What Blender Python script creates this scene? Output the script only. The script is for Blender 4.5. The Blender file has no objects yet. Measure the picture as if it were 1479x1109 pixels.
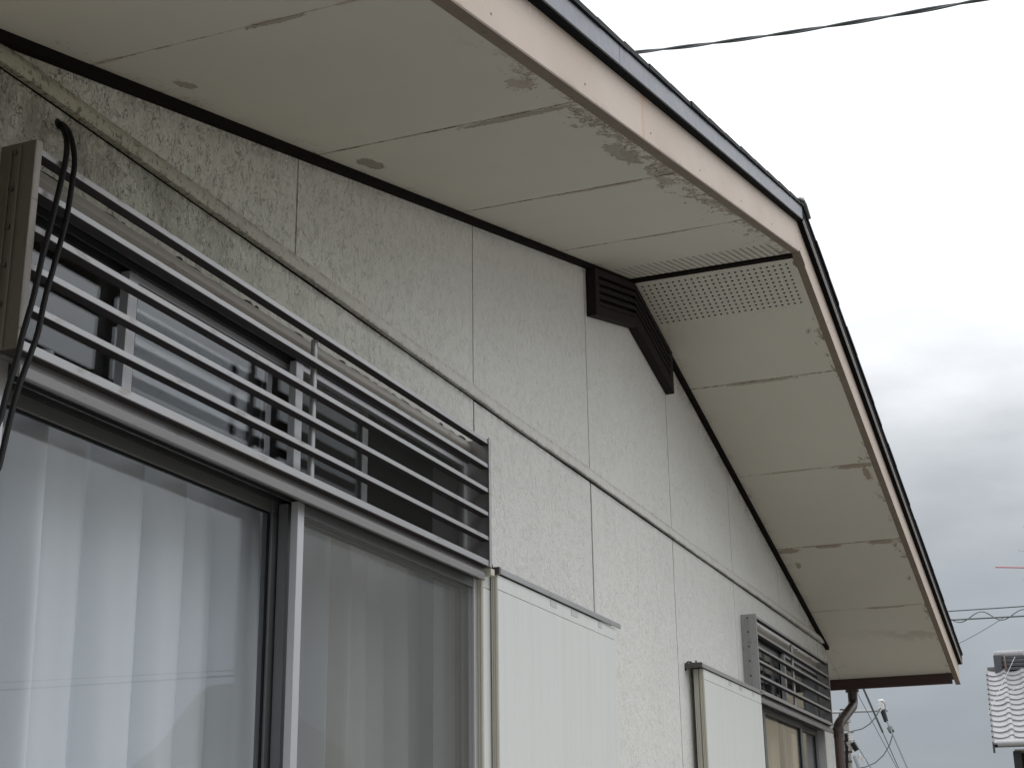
import bpy, math, random
from mathutils import Vector, Matrix
random.seed(7)
C = bpy.context.scene
COL = C.collection
# ------------------------------------------------------------------ camera, world, sun
F_PX, W_PX, H_PX = 2162.5, 1479.0, 1109.0
CAM = Vector((0.0, -1.434, 0.0))
RGT = Vector((0.37293965, -0.92775606, -0.01359102))
UPV = Vector((-0.28656773, -0.12910152, 0.94932172))
FWD = Vector((0.8824936, 0.35014497, 0.31401202))
cd = bpy.data.cameras.new('camera')
cam = bpy.data.objects.new('camera', cd)
COL.objects.link(cam)
m = Matrix.Identity(4)
for i in range(3):
    m[i][0], m[i][1], m[i][2], m[i][3] = RGT[i], UPV[i], -FWD[i], CAM[i]
cam.matrix_world = m
cd.sensor_width = 36.0
cd.lens = 36.0 * F_PX / W_PX
cd.clip_start, cd.clip_end = 0.05, 5000.0
C.camera = cam
C.view_settings.view_transform = 'Standard'
C.view_settings.look = 'None'
C.view_settings.exposure = 0.0
C.view_settings.gamma = 1.0
C.view_settings.use_curve_mapping = False
C.render.engine = 'CYCLES'
C.cycles.max_bounces = 10
C.cycles.transparent_max_bounces = 16
C.cycles.diffuse_bounces = 5
SUN_AZ, SUN_EL = math.radians(-62), math.radians(58)   # azimuth from +x towards +y

def at(px, py, dist):
    """point seen at a pixel of the photograph, dist metres away measured over the ground"""
    d = FWD + RGT * ((px - 739.5) / F_PX) - UPV * ((py - 554.5) / F_PX)
    return CAM + d * (dist / math.hypot(d.x, d.y))

def on_y(px, py, y):
    d = FWD + RGT * ((px - 739.5) / F_PX) - UPV * ((py - 554.5) / F_PX)
    return CAM + d * ((y - CAM.y) / d.y)

# ------------------------------------------------------------------ node helper
class S:
    def __init__(s, t, sock): s.t, s.k = t, sock
    def _m(s, op, *a, clamp=False):
        n = s.t.nodes.new('ShaderNodeMath'); n.operation = op; n.use_clamp = clamp
        for i, v in enumerate((s,) + a):
            if isinstance(v, S): s.t.links.new(v.k, n.inputs[i])
            else: n.inputs[i].default_value = v
        return S(s.t, n.outputs[0])
    def __add__(s, o): return s._m('ADD', o)
    __radd__ = __add__
    def __sub__(s, o): return s._m('SUBTRACT', o)
    def __rsub__(s, o): return (s * -1.0) + o
    def __mul__(s, o): return s._m('MULTIPLY', o)
    __rmul__ = __mul__
    def __truediv__(s, o): return s._m('DIVIDE', o)
    def abs(s): return s._m('ABSOLUTE')
    def min(s, o): return s._m('MINIMUM', o)
    def max(s, o): return s._m('MAXIMUM', o)
    def pow(s, o): return s._m('POWER', o)
    def gt(s, o): return s._m('GREATER_THAN', o)
    def lt(s, o): return s._m('LESS_THAN', o)
    def clamp(s): return s._m('ADD', 0.0, clamp=True)
    def smooth(s, a, b, lo=0.0, hi=1.0):
        n = s.t.nodes.new('ShaderNodeMapRange'); n.interpolation_type = 'SMOOTHSTEP'
        s.t.links.new(s.k, n.inputs[0])
        for i, v in zip((1, 2, 3, 4), (a, b, lo, hi)): n.inputs[i].default_value = v
        return S(s.t, n.outputs[0])

class Mat:
    def __init__(s, name):
        s.m = bpy.data.materials.new(name); s.m.use_nodes = True
        s.t = s.m.node_tree; s.t.nodes.clear()
        s.out = s.t.nodes.new('ShaderNodeOutputMaterial')
        g = s.t.nodes.new('ShaderNodeNewGeometry'); s.geo = g
        sp = s.t.nodes.new('ShaderNodeSeparateXYZ'); s.t.links.new(g.outputs['Position'], sp.inputs[0])
        s.pos = g.outputs['Position']
        s.x, s.y, s.z = (S(s.t, sp.outputs[i]) for i in range(3))
    def noise(s, scale, stretch=(1, 1, 1), detail=4, rough=0.55, distort=0.0, off=0.0):
        mp = s.t.nodes.new('ShaderNodeMapping'); s.t.links.new(s.pos, mp.inputs[0])
        mp.inputs['Scale'].default_value = stretch
        mp.inputs['Location'].default_value = (off, off * 1.7, off * .6)
        n = s.t.nodes.new('ShaderNodeTexNoise'); s.t.links.new(mp.outputs[0], n.inputs['Vector'])
        n.inputs['Scale'].default_value = scale; n.inputs['Detail'].default_value = detail
        n.inputs['Roughness'].default_value = rough; n.inputs['Distortion'].default_value = distort
        return S(s.t, n.outputs[0])
    def voro(s, scale, stretch=(1, 1, 1), feature='F1'):
        mp = s.t.nodes.new('ShaderNodeMapping'); s.t.links.new(s.pos, mp.inputs[0])
        mp.inputs['Scale'].default_value = stretch
        n = s.t.nodes.new('ShaderNodeTexVoronoi'); s.t.links.new(mp.outputs[0], n.inputs['Vector'])
        n.feature = feature; n.inputs['Scale'].default_value = scale
        return S(s.t, n.outputs[0])
    def mix(s, f, a, b):
        n = s.t.nodes.new('ShaderNodeMix'); n.data_type = 'RGBA'
        for sock, v in ((n.inputs[0], f), (n.inputs[6], a), (n.inputs[7], b)):
            if isinstance(v, S): s.t.links.new(v.k, sock)
            elif isinstance(v, (tuple, list)): sock.default_value = (*v[:3], 1)
            else: sock.default_value = v
        return S(s.t, n.outputs[2])
    def scale(s, c, f):
        n = s.t.nodes.new('ShaderNodeVectorMath'); n.operation = 'SCALE'
        if isinstance(c, S): s.t.links.new(c.k, n.inputs[0])
        else: n.inputs[0].default_value = c
        if isinstance(f, S): s.t.links.new(f.k, n.inputs['Scale'])
        else: n.inputs['Scale'].default_value = f
        return S(s.t, n.outputs[0])
    def bump(s, h, strength=0.5, dist=0.002):
        n = s.t.nodes.new('ShaderNodeBump'); s.t.links.new(h.k, n.inputs['Height'])
        n.inputs['Strength'].default_value = strength; n.inputs['Distance'].default_value = dist
        return n.outputs[0]
    def pbr(s, col, rough=0.6, metal=0.0, normal=None, spec=0.5, trans=None):
        b = s.t.nodes.new('ShaderNodeBsdfPrincipled')
        for key, v in (('Base Color', col), ('Roughness', rough), ('Metallic', metal), ('Specular IOR Level', spec)):
            if isinstance(v, S): s.t.links.new(v.k, b.inputs[key])
            elif isinstance(v, tuple): b.inputs[key].default_value = (*v[:3], 1)
            else: b.inputs[key].default_value = v
        if normal: s.t.links.new(normal, b.inputs['Normal'])
        if trans:
            tr = s.t.nodes.new('ShaderNodeBsdfTranslucent')
            if isinstance(col, S): s.t.links.new(col.k, tr.inputs[0])
            else: tr.inputs[0].default_value = (*col, 1)
            mx = s.t.nodes.new('ShaderNodeMixShader'); mx.inputs[0].default_value = trans
            s.t.links.new(b.outputs[0], mx.inputs[1]); s.t.links.new(tr.outputs[0], mx.inputs[2])
            s.t.links.new(mx.outputs[0], s.out.inputs[0])
        else:
            s.t.links.new(b.outputs[0], s.out.inputs[0])
        return s.m

# ------------------------------------------------------------------ world: overcast sky
w = bpy.data.worlds.new('World'); C.world = w; w.use_nodes = True
wt = w.node_tree; wt.nodes.clear()
wo = wt.nodes.new('ShaderNodeOutputWorld')
sky = wt.nodes.new('ShaderNodeTexSky'); sky.sky_type = 'NISHITA'; sky.sun_disc = False
sky.sun_elevation = SUN_EL; sky.sun_rotation = math.pi / 2 - SUN_AZ
bg1 = wt.nodes.new('ShaderNodeBackground'); bg1.inputs[1].default_value = 0.06
wt.links.new(sky.outputs[0], bg1.inputs[0])
tc = wt.nodes.new('ShaderNodeTexCoord')
sp = wt.nodes.new('ShaderNodeSeparateXYZ'); wt.links.new(tc.outputs['Generated'], sp.inputs[0])
dz = S(wt, sp.outputs[2]); dx = S(wt, sp.outputs[0]); dy = S(wt, sp.outputs[1])
zc = dz.max(0.0)
def wnoise(scale, stretch, detail, off, rough=.5):
    mp = wt.nodes.new('ShaderNodeMapping'); wt.links.new(tc.outputs['Generated'], mp.inputs[0])
    mp.inputs['Scale'].default_value = stretch; mp.inputs['Location'].default_value = (off, off * .3, off)
    n = wt.nodes.new('ShaderNodeTexNoise'); wt.links.new(mp.outputs[0], n.inputs['Vector'])
    n.inputs['Scale'].default_value = scale; n.inputs['Detail'].default_value = detail
    n.inputs['Roughness'].default_value = rough
    return S(wt, n.outputs[0])
n1 = wnoise(3.0, (1, 1, 2.6), 5, 3.1); n2 = wnoise(9.0, (1, 1, 3.0), 6, 7.7)
cloud = (n1 - .5) * .85 + (n2 - .5) * .5
lift = zc + cloud * .11 * (zc * 6.0 + .25).min(1.0)
lum = lift.smooth(0.03, 0.17, 0.33, 0.42) + lift.smooth(0.16, 0.45, 0.0, 0.92) + lift.smooth(.4, 1.0, 0.0, .5)
sunny = (dx * math.cos(SUN_AZ) + dy * math.sin(SUN_AZ)).smooth(.05, 1.0)
lum = lum * ((n2 - .5) * .22 + 1.0) * (sunny * .45 + 1.0)
mixc = wt.nodes.new('ShaderNodeMix'); mixc.data_type = 'RGBA'
wt.links.new(lift.smooth(0.05, 0.40).k, mixc.inputs[0])
mixc.inputs[6].default_value = (0.90, 0.99, 1.08, 1); mixc.inputs[7].default_value = (.985, 1.0, 1.02, 1)
bg2 = wt.nodes.new('ShaderNodeBackground')
wt.links.new(mixc.outputs[2], bg2.inputs[0]); wt.links.new(lum.k, bg2.inputs[1])
mxs = wt.nodes.new('ShaderNodeMixShader'); mxs.inputs[0].default_value = 0.93
wt.links.new(bg1.outputs[0], mxs.inputs[1]); wt.links.new(bg2.outputs[0], mxs.inputs[2])
wt.links.new(mxs.outputs[0], wo.inputs[0])

sd = bpy.data.lights.new('sun', 'SUN'); sd.energy = 0.5; sd.angle = math.radians(25); sd.color = (1, .96, .9)
so = bpy.data.objects.new('sun', sd); COL.objects.link(so)
sv = Vector((math.cos(SUN_EL) * math.cos(SUN_AZ), math.cos(SUN_EL) * math.sin(SUN_AZ), math.sin(SUN_EL)))
so.rotation_euler = sv.to_track_quat('Z', 'Y').to_euler(); so.location = (0, -5, 12)

# ------------------------------------------------------------------ mesh helper
class MB:
    def __init__(s): s.v, s.f, s.sm = [], [], []
    def _add(s, vs, fs, smooth=False):
        o = len(s.v); s.v += [tuple(v) for v in vs]
        s.f += [tuple(o + i for i in f) for f in fs]; s.sm += [smooth] * len(fs)
        return s
    def box(s, x0, x1, y0, y1, z0, z1):
        vs = [(x, y, z) for x in (x0, x1) for y in (y0, y1) for z in (z0, z1)]
        return s._add(vs, [(0, 1, 3, 2), (4, 6, 7, 5), (0, 4, 5, 1), (2, 3, 7, 6), (0, 2, 6, 4), (1, 5, 7, 3)])
    def prism(s, poly, y0, y1):
        """polygon in x,z extruded along y"""
        n = len(poly); a = sum(poly[i][0] * poly[(i + 1) % n][1] - poly[(i + 1) % n][0] * poly[i][1] for i in range(n))
        if a < 0: poly = poly[::-1]
        vs = [(x, y0, z) for x, z in poly] + [(x, y1, z) for x, z in poly]
        fs = [tuple(range(n)), tuple(range(2 * n - 1, n - 1, -1))]
        fs += [(i, i + n, (i + 1) % n + n, (i + 1) % n) for i in range(n)]
        return s._add(vs, fs)
    def sweep_x(s, prof, x0, x1, zs=lambda x: 0.0):
        """closed profile in y,z carried from x0 to x1, lifted by zs(x)"""
        n = len(prof)
        vs = [(x, y, z + zs(x)) for x in (x0, x1) for y, z in prof]
        fs = [tuple(range(n - 1, -1, -1)), tuple(range(n, 2 * n))]
        fs += [(i, (i + 1) % n, (i + 1) % n + n, i + n) for i in range(n)]
        return s._add(vs, fs)
    def tube(s, pts, r, seg=8, cap=True):
        pts = [Vector(p) for p in pts]; n = len(pts); vs = []
        rs = r if isinstance(r, (list, tuple)) else [r] * n
        up = None
        for i, p in enumerate(pts):
            d = (pts[min(i + 1, n - 1)] - pts[max(i - 1, 0)]).normalized()
            if up is None: up = d.orthogonal().normalized()
            else: up = (up - d * up.dot(d)).normalized()
            b = d.cross(up)
            vs += [p + (up * math.cos(2 * math.pi * k / seg) + b * math.sin(2 * math.pi * k / seg)) * rs[i] for k in range(seg)]
        fs = [(i * seg + k, i * seg + (k + 1) % seg, (i + 1) * seg + (k + 1) % seg, (i + 1) * seg + k) for i in range(n - 1) for k in range(seg)]
        s._add(vs, fs, True)
        if cap: s._add([vs[k] for k in range(seg)][::-1] + [vs[(n - 1) * seg + k] for k in range(seg)], [tuple(range(seg)), tuple(range(seg, 2 * seg))])
        return s
    def grid(s, fn, nu, nv, smooth=True):
        vs = [fn(i / nu, j / nv) for j in range(nv + 1) for i in range(nu + 1)]
        fs = [(j * (nu + 1) + i, j * (nu + 1) + i + 1, (j + 1) * (nu + 1) + i + 1, (j + 1) * (nu + 1) + i) for j in range(nv) for i in range(nu)]
        return s._add(vs, fs, smooth)
    def build(s, name, mat, parent=None, bevel=0.0, **props):
        me = bpy.data.meshes.new(name); me.from_pydata(s.v, [], s.f)
        me.polygons.foreach_set('use_smooth', s.sm); me.update()
        me.materials.append(mat)
        o = bpy.data.objects.new(name, me); COL.objects.link(o)
        if parent: o.parent = parent
        if bevel:
            b = o.modifiers.new('bevel', 'BEVEL'); b.width = bevel; b.segments = 2; b.limit_method = 'ANGLE'
            b.harden_normals = False
        for k, v in props.items(): o[k] = v
        return o

def empty(name, loc=(0, 0, 0), parent=None, **props):
    o = bpy.data.objects.new(name, None); COL.objects.link(o); o.location = loc
    o.empty_display_size = .1
    if parent: o.parent = parent
    for k, v in props.items(): o[k] = v
    return o

# ------------------------------------------------------------------ geometry constants (metres; eye height is z = 0)
GZ = -1.62
RX = 4.722                      # ridge
WX0, WX1 = 1.312, 8.132         # gable wall corners
EX0, EX1 = 0.862, 8.582         # eave boards
SL = 0.25                       # roof pitch 2.5 in 10
def soff(x): return 2.0075 - SL * abs(x - RX)          # underside of the eaves
LEDGE = 1.165
E_IN, E_OUT = -0.592, -0.616    # barge board, inner and outer face
SEAM = [1.525, 2.435, 3.345, 4.255, 5.165, 6.075, 6.985, 7.895]
SOFL = [1.738, 2.481, 3.235, 3.982]
SOFR = [5.470, 6.196, 6.918, 7.652]

# ------------------------------------------------------------------ materials
def siding(name, base, tint=0.0):
    M = Mat(name); x, z = M.x, M.z
    big = M.noise(2.2, (1, 1, .5), 3, off=2.0)
    lump = M.noise(96, (1.0, 1, .55), 3, .5, .9)
    fine = M.noise(230, (1, 1, .6), 3, .6)
    crease = (M.noise(66, (1, 1, .62), 2, .4, 1.5, off=5) - .52).abs()
    crk = crease.smooth(0.0, 0.040, 1.0, 0.0) * M.noise(44, (1, 1, .8), 2, off=9).smooth(.44, .56)
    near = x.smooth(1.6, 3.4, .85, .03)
    # mildew below the string moulding, under the gable trim and at the right hand end
    d = (LEDGE - z)
    below = d.gt(-.002)
    spk = M.noise(130, (1, 1, .7), 4, .7, off=3)
    blot = M.noise(7.5, (1, 1, .8), 5, .65, .6, off=11)
    strk = M.noise(60, (1, 1, .10), 3, .6, off=21)
    left = x.smooth(1.7, 2.75, 1.0, 0.0)
    m1 = d.smooth(0.0, .19, 1.0, 0.0) * left * (blot + spk * .55).smooth(.60, .92) * below
    m2 = (d + strk * .02 - .01).smooth(0.0, .024, 1.0, 0.0) * below * (strk * .6 + blot * .6).smooth(.42, .72) * x.smooth(3.0, 5.6, 1.0, .55)
    rt = x.smooth(7.3, 7.85, 0.0, 1.0) * d.smooth(.0, .26, 1.0, .15) * strk.smooth(.50, .66) * below
    g = ((x - RX).abs() * -SL + 1.993) - z          # below the trim
    right = x.gt(5.15)
    m3 = (g + blot * .10 - .05).smooth(0.0, .13, 1.0, 0.0) * right * (spk + blot * .6).smooth(.66, 1.02) * 1.1
    m4 = g.smooth(0.0, .05, 1.0, 0.0) * (spk + blot * .5).smooth(.66, .95) * .6
    wide = x.smooth(1.5, 2.4, 1.0, 0.0) * M.noise(3.5, off=31).smooth(.35, .7)
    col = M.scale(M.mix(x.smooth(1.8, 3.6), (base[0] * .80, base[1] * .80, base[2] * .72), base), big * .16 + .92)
    col = M.mix(wide * .45, col, (.38, .345, .235))
    streak = M.noise(26, (1, 1, .06), 4, .6, off=61).smooth(.52, .72) * d.smooth(0.0, .55, 1.0, .25) * below
    col = M.mix(streak * .16, col, (.38, .36, .29))
    col = M.scale(col, M.noise(1.1, off=71) * .10 + .95)
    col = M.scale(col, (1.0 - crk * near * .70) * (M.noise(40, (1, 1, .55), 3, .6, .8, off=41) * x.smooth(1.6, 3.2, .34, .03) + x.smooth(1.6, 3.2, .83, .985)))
    spots = (spk * 1.0).smooth(.66, .74) * x.smooth(1.7, 4.0, .55, .05)
    col = M.mix(spots, col, (.10, .095, .075))
    dirt = (m1 * .62).max(m2 * .88).max(rt * .6).max(m3 * .72).max(m4 * .7).clamp()
    col = M.mix(dirt, col, (.060, .056, .045))
    h = (lump.smooth(.38, .66) * 1.0 + fine * .35 - crk * 1.1) * x.smooth(1.6, 3.4, 1.0, .36)
    return M.pbr(col, .72, normal=M.bump(h, .75, .0040), spec=.35)

M_SIDING = siding('textured_white_siding', (.665, .665, .640))

def ledge_mat():
    M = Mat('painted_moulding'); x, z = M.x, M.z
    spk = M.noise(110, (1, 1, .6), 4, .7); blot = M.noise(9, off=4)
    up = (z - LEDGE)
    col = M.mix(x.smooth(1.5, 3.3), (.36, .345, .27), (.595, .595, .57))
    col = M.scale(col, M.noise(38, (1, 1, .7), 4, .65, .8, off=51) * .5 + .75)
    col = M.mix(M.noise(30, (1, 1, .3), off=8).smooth(.45, .7) * .28, col, (.50, .43, .34))
    col = M.mix((up + spk * .01).smooth(.028, .045) * spk.smooth(.42, .6) * .5, col, (.30, .22, .15))
    col = M.mix(up.smooth(0, .010, 1, 0) * (spk + blot * .5).smooth(.66, .9) * .7, col, (.12, .11, .09))
    col = M.mix(spk.smooth(.54, .64) * x.smooth(1.5, 3.2, .9, .1), col, (.11, .10, .075))
    return M.pbr(col, .75, normal=M.bump(M.noise(74, (1, 1, .5), 3) + spk * .3, .5, .0022), spec=.3)
M_LEDGE = ledge_mat()

def soffit_mat():
    M = Mat('painted_soffit_board'); x, y = M.x, M.y
    spk = M.noise(150, detail=4, rough=.7); blot = M.noise(11, detail=5, rough=.62, distort=.5, off=3)
    mid = M.noise(45, detail=4, rough=.65, off=6)
    sdist = None
    for s in SOFL + SOFR:
        q = (x - s).abs(); sdist = q if sdist is None else sdist.min(q)
    edge = y - E_IN                                   # distance from the barge board
    wall = y * -1.0
    base = M.scale((.528, .510, .454), M.noise(1.7, off=9) * .14 + .93)
    base = M.scale(base, M.noise(26, (.25, 1, 1), 3, off=12) * .05 + .975)
    # filler and scraped paint along the joints
    sl = (sdist + mid * .016 - .008).smooth(.002, .013, 1.0, 0.0) * M.noise(6.0, (.2, 1, .2), 3, off=14).smooth(.46, .60)
    col = M.mix(sl * .55, base, (.29, .235, .175))
    sc = (sdist + spk * .012 - .005).smooth(.001, .006, 1.0, 0.0) * mid.smooth(.46, .58)
    col = M.mix(sc * .85, col, (.07, .06, .05))
    # flaking near the outer edge and a little by the wall
    pat = M.noise(9.5, (.42, 1, .42), 5, .7, .9, off=81)
    pat2 = M.noise(30, (.5, 1, .5), 4, .7, .6, off=91)
    fl = ((pat * .62 + pat2 * .38) - edge.smooth(0.0, .17, 0.0, .16)).smooth(.498, .518) * x.lt(RX) * x.smooth(1.9, 2.5) * edge.lt(.17)
    flr = ((pat * .55 + pat2 * .45) - edge.smooth(0.0, .11, 0.0, .16)).smooth(.545, .56) * x.gt(RX) * edge.lt(.11)
    flake = fl.max(flr)
    col = M.mix(flake * mid.smooth(.34, .56) * .75, col, (.255, .205, .155))
    col = M.mix(flake * spk.smooth(.51, .60) * .9, col, (.06, .055, .045))
    wl = (wall + (blot - .5) * .12).smooth(.03, .09, 1.0, 0.0) * blot.smooth(.54, .60) * spk.smooth(.50, .60)
    col = M.mix(wl * .7, col, (.12, .10, .08))
    # single patches where a coat has come away
    for px_, py_, rx_, ry_, c in ((2.300, -.545, .046, .026, (.34, .295, .25)), (2.625, -.070, .055, .020, (.20, .175, .135)),
                                  (2.955, -.540, .115, .024, (.29, .27, .225)),
                                  (3.300, -.545, .060, .018, (.33, .30, .26)), (2.50, -.46, .016, .13, (.25, .22, .18)),
                                  (1.92, -.075, .035, .012, (.25, .21, .17)), (6.21, -.52, .020, .085, (.27, .20, .15)),
                                  (6.935, -.50, .022, .065, (.28, .21, .16)), (6.932, -.26, .018, .06, (.27, .20, .15)),
                                  (6.945, -.07, .026, .05, (.27, .21, .15)), (7.10, -.08, .035, .014, (.25, .21, .16)),
                                  (6.28, -.555, .06, .013, (.26, .19, .14)), (7.66, -.40, .012, .10, (.30, .25, .19)), (5.48, -.30, .008, .14, (.33, .28, .22)), (3.245, -.40, .010, .12, (.30, .25, .19)), (3.99, -.33, .010, .10, (.30, .26, .20)), (1.745, -.36, .010, .05, (.28, .24, .19))):
        r = ((x - px_) / rx_).pow(2.0) + ((y - py_) / ry_).pow(2.0)
        k = (r + (mid - .5) * 2.2 + (blot - .5) * 1.5).smooth(.75, .95, 1.0, 0.0)
        col = M.mix(k * .8, col, c)
        kk = (r + (mid - .5) * 3.2).smooth(.9, 1.5, 1.0, 0.0) * (r + (mid - .5) * 2.0).smooth(.5, .95) * spk.smooth(.52, .60)
        col = M.mix(kk * .9, col, (.05, .045, .04))
    # damp stain by the eaves
    st = (((x - 8.0) * 3.0 + (M.y + .35) * .6) + (blot - .5) * .8).abs().smooth(.0, .22, 1.0, 0.0) * y.smooth(-.5, -.15, 1, .2)
    col = M.mix(st * .30, col, (.16, .14, .105))
    h = spk * .25 - flake * mid * 1.0 - sc
    return M.pbr(col, .7, normal=M.bump(h, .35, .002), spec=.3)
M_SOFFIT = soffit_mat()

def plain(name, col, rough=.6, metal=0.0, var=.12, scale=14, bump=.0, spec=.5, stretch=(1, 1, 1), spots=0.0, spotcol=(.05, .045, .04)):
    M = Mat(name)
    n = M.noise(scale, stretch, 5, .6); n2 = M.noise(scale * 9, stretch, 3, .6, off=5)
    c = M.scale(col, n * var * 1.6 + n2 * var * .8 + 1 - var * 1.2)
    if spots: c = M.mix(M.noise(scale * 5, stretch, 4, .7, off=9).smooth(.60 - spots * .1, .72 - spots * .1) * .8, c, spotcol)
    r = n2 * .16 + (rough - .08)
    return M.pbr(c, r, metal, M.bump(n2 + n, bump, .002) if bump else None, spec)

M_TRIM = plain('dark_brown_trim', (.009, .007, .007), .85, var=.2, spec=.08)
M_VENT = plain('dark_brown_louver', (.016, .012, .0125), .7, var=.15, spec=.15)
M_BLACK = plain('dark_void', (.006, .006, .006), .9)
M_HOLE = plain('vent_hole_dark', (.012, .010, .009), .9)
M_BARGE = None
def barge():
    M = Mat('pink_beige_barge_board'); x, z = M.x, M.z
    up = z - ((x - RX).abs() * -SL + 2.0075)          # height above the lower edge
    col = M.mix(M.noise(3, off=2).smooth(.3, .7), (.475, .392, .330), (.515, .440, .382))
    col = M.scale(col, M.noise(40, (.12, 1, 1), 3) * .07 + .965)
    ln = (up - .072).abs().smooth(0, .0022, 1, 0).max((up - .088).abs().smooth(0, .0014, 1, 0) * .6)
    col = M.mix(ln * .22, col, (.40, .33, .29))
    col = M.mix(M.noise(9, (.5, 1, 1), 5, .7, .8, off=23).smooth(.56, .66) * .22, col, (.42, .33, .27))
    col = M.mix(up.smooth(.0, .020, 1, 0) * M.noise(22, (.3, 1, 1), 4, .7, off=33).smooth(.48, .62) * .45, col, (.26, .20, .155))
    drip = M.noise(70, (1, 1, .12), 3, off=7).smooth(.56, .70) * up.smooth(.075, .118)
    col = M.mix(drip * .30, col, (.80, .74, .66))
    rust = (((x - 2.872) + (M.noise(30, off=4) - .5) * .010).abs().smooth(.0, .016, 1, 0) * .55).max(
        ((x - 2.880).abs()).smooth(.0, .045, 1, 0) * up.smooth(.06, .12) * .45)
    col = M.mix(rust, col, (.52, .26, .15))
    return M.pbr(col, .6, normal=M.bump(M.noise(120, (.3, 1, 1)), .12, .001), spec=.35)
M_BARGE = barge()
M_BARGE_UNDER = plain('worn_brown_edge', (.165, .130, .098), .7, var=.35, scale=12, spots=.35, spotcol=(.09, .08, .06))
M_EAVE = plain('red_brown_eave_board', (.034, .013, .010), .5, var=.5, scale=6)
M_FLASH = plain('blue_grey_flashing', (.105, .115, .14), .42, metal=.25, var=.08, scale=5)
M_FLASH_DARK = plain('dark_shaded_flashing', (.004, .005, .007), .8, var=.2, spec=.08)  # black carries the shade under the drip edges; also right flashing and deck
M_SLATE = plain('black_roof_slate', (.008, .011, .012), .6, var=.3, scale=20, bump=.2, spec=.1)
M_CAP = plain('grey_ridge_metal', (.20, .215, .215), .45, metal=.3, var=.35, scale=16)
M_ALU = plain('brushed_aluminium', (.37, .368, .372), .38, metal=.55, var=.16, scale=10, stretch=(.3, 1, 1), spots=.22, spotcol=(.24, .22, .20))
M_ALU_BODY = plain('shaded_bar_body', (.055, .051, .054), .7, metal=.0, var=.2, spec=.1)  # dark colour holds the shade under the grille bars and rail
M_ALU_SASH = plain('grey_inner_sash', (.15, .155, .16), .45, metal=.4, var=.12, scale=12, stretch=(1, 1, .2))
M_ALU_OLD = plain('weathered_aluminium', (.125, .118, .095), .5, metal=.3, var=.35, scale=9, stretch=(1, 1, .4), spots=.3, spotcol=(.12, .10, .07))
M_ALU_PALE = plain('pale_anodised_sash', (.50, .50, .515), .40, metal=.35, var=.10, scale=12, stretch=(1, 1, .2))
M_ALU_DARK = plain('shaded_track_metal', (.065, .066, .07), .45, metal=.4, var=.2)
M_RUBBER = plain('black_rubber', (.006, .006, .007), .55, var=.1, spec=.25)
M_CASE = plain('stained_grey_casing', (.33, .31, .285), .5, metal=.25, var=.25, scale=9, stretch=(.25, 1, 1), spots=.2, spotcol=(.16, .13, .10))
M_SCREW = plain('tarnished_screw', (.10, .095, .09), .4, metal=.6)
def shutter_mat():
    M = Mat('white_painted_shutter'); x = M.x
    rib = M.noise(22, (1, 1, .02), 2, off=3)
    tri = (((x * 16.2)._m('FRACT') - .5).abs() * 2.0)
    col = M.scale((.645, .662, .648), rib * .07 + M.noise(2.5, (1, 1, .3)) * .08 + .925)
    run = M.noise(34, (1, 1, .03), 4, .6, off=17).smooth(.50, .75) * (M.z - .1).smooth(-.2, .58, .3, 1.0)
    col = M.mix(run * .12, col, (.48, .47, .41))
    col = M.mix(M.noise(50, (1, 1, .04), 3, off=8).smooth(.60, .72) * .12, col, (.40, .41, .37))
    return M.pbr(col, .42, normal=M.bump(rib + tri.smooth(.80, .97) * .8, .22, .004), spec=.4)
M_SHUT = shutter_mat()
M_CREAM = plain('cream_grooved_edge', (.54, .52, .45), .6, var=.18, scale=8, stretch=(1, 1, .1), spots=.15, spotcol=(.22, .19, .13))
M_PATCH = plain('grey_patch', (.50, .51, .50), .5, var=.05)
M_ROOM = plain('interior_wall', (.20, .185, .16), .9, var=.1)
M_SHELF = plain('interior_wood', (.10, .075, .055), .6, var=.2)
M_PIPE = plain('weathered_brown_pipe', (.105, .072, .060), .5, var=.45, scale=7, stretch=(1, 1, .4))
M_PIPE_D = plain('dark_brown_pipe', (.055, .040, .036), .4, var=.25, scale=9)
M_GROUND = plain('gravel_ground', (.22, .205, .18), .95, var=.3, scale=3, bump=.4)
M_CONC = plain('grey_concrete', (.30, .285, .255), .8, var=.25, scale=2.5, spots=.2, spotcol=(.16, .14, .12))

def glass_mat():
    M = Mat('window_glass')
    d = M.t.nodes.new('ShaderNodeVectorMath'); d.operation = 'DOT_PRODUCT'
    M.t.links.new(M.geo.outputs['Incoming'], d.inputs[0]); M.t.links.new(M.geo.outputs['Normal'], d.inputs[1])
    c = S(M.t, d.outputs['Value']).abs()
    fr = ((1.0 - c).pow(5.0)) * .95 + .045
    tr = M.t.nodes.new('ShaderNodeBsdfTransparent'); tr.inputs[0].default_value = (.95, .955, .96, 1)
    gl = M.t.nodes.new('ShaderNodeBsdfGlossy'); gl.inputs['Roughness'].default_value = 0.0
    gl.inputs['Color'].default_value = (.95, .98, 1, 1)
    mx = M.t.nodes.new('ShaderNodeMixShader')
    M.t.links.new(fr.k, mx.inputs[0]); M.t.links.new(tr.outputs[0], mx.inputs[1]); M.t.links.new(gl.outputs[0], mx.inputs[2])
    M.t.links.new(mx.outputs[0], M.out.inputs[0]); return M.m
M_GLASS = glass_mat()

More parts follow.
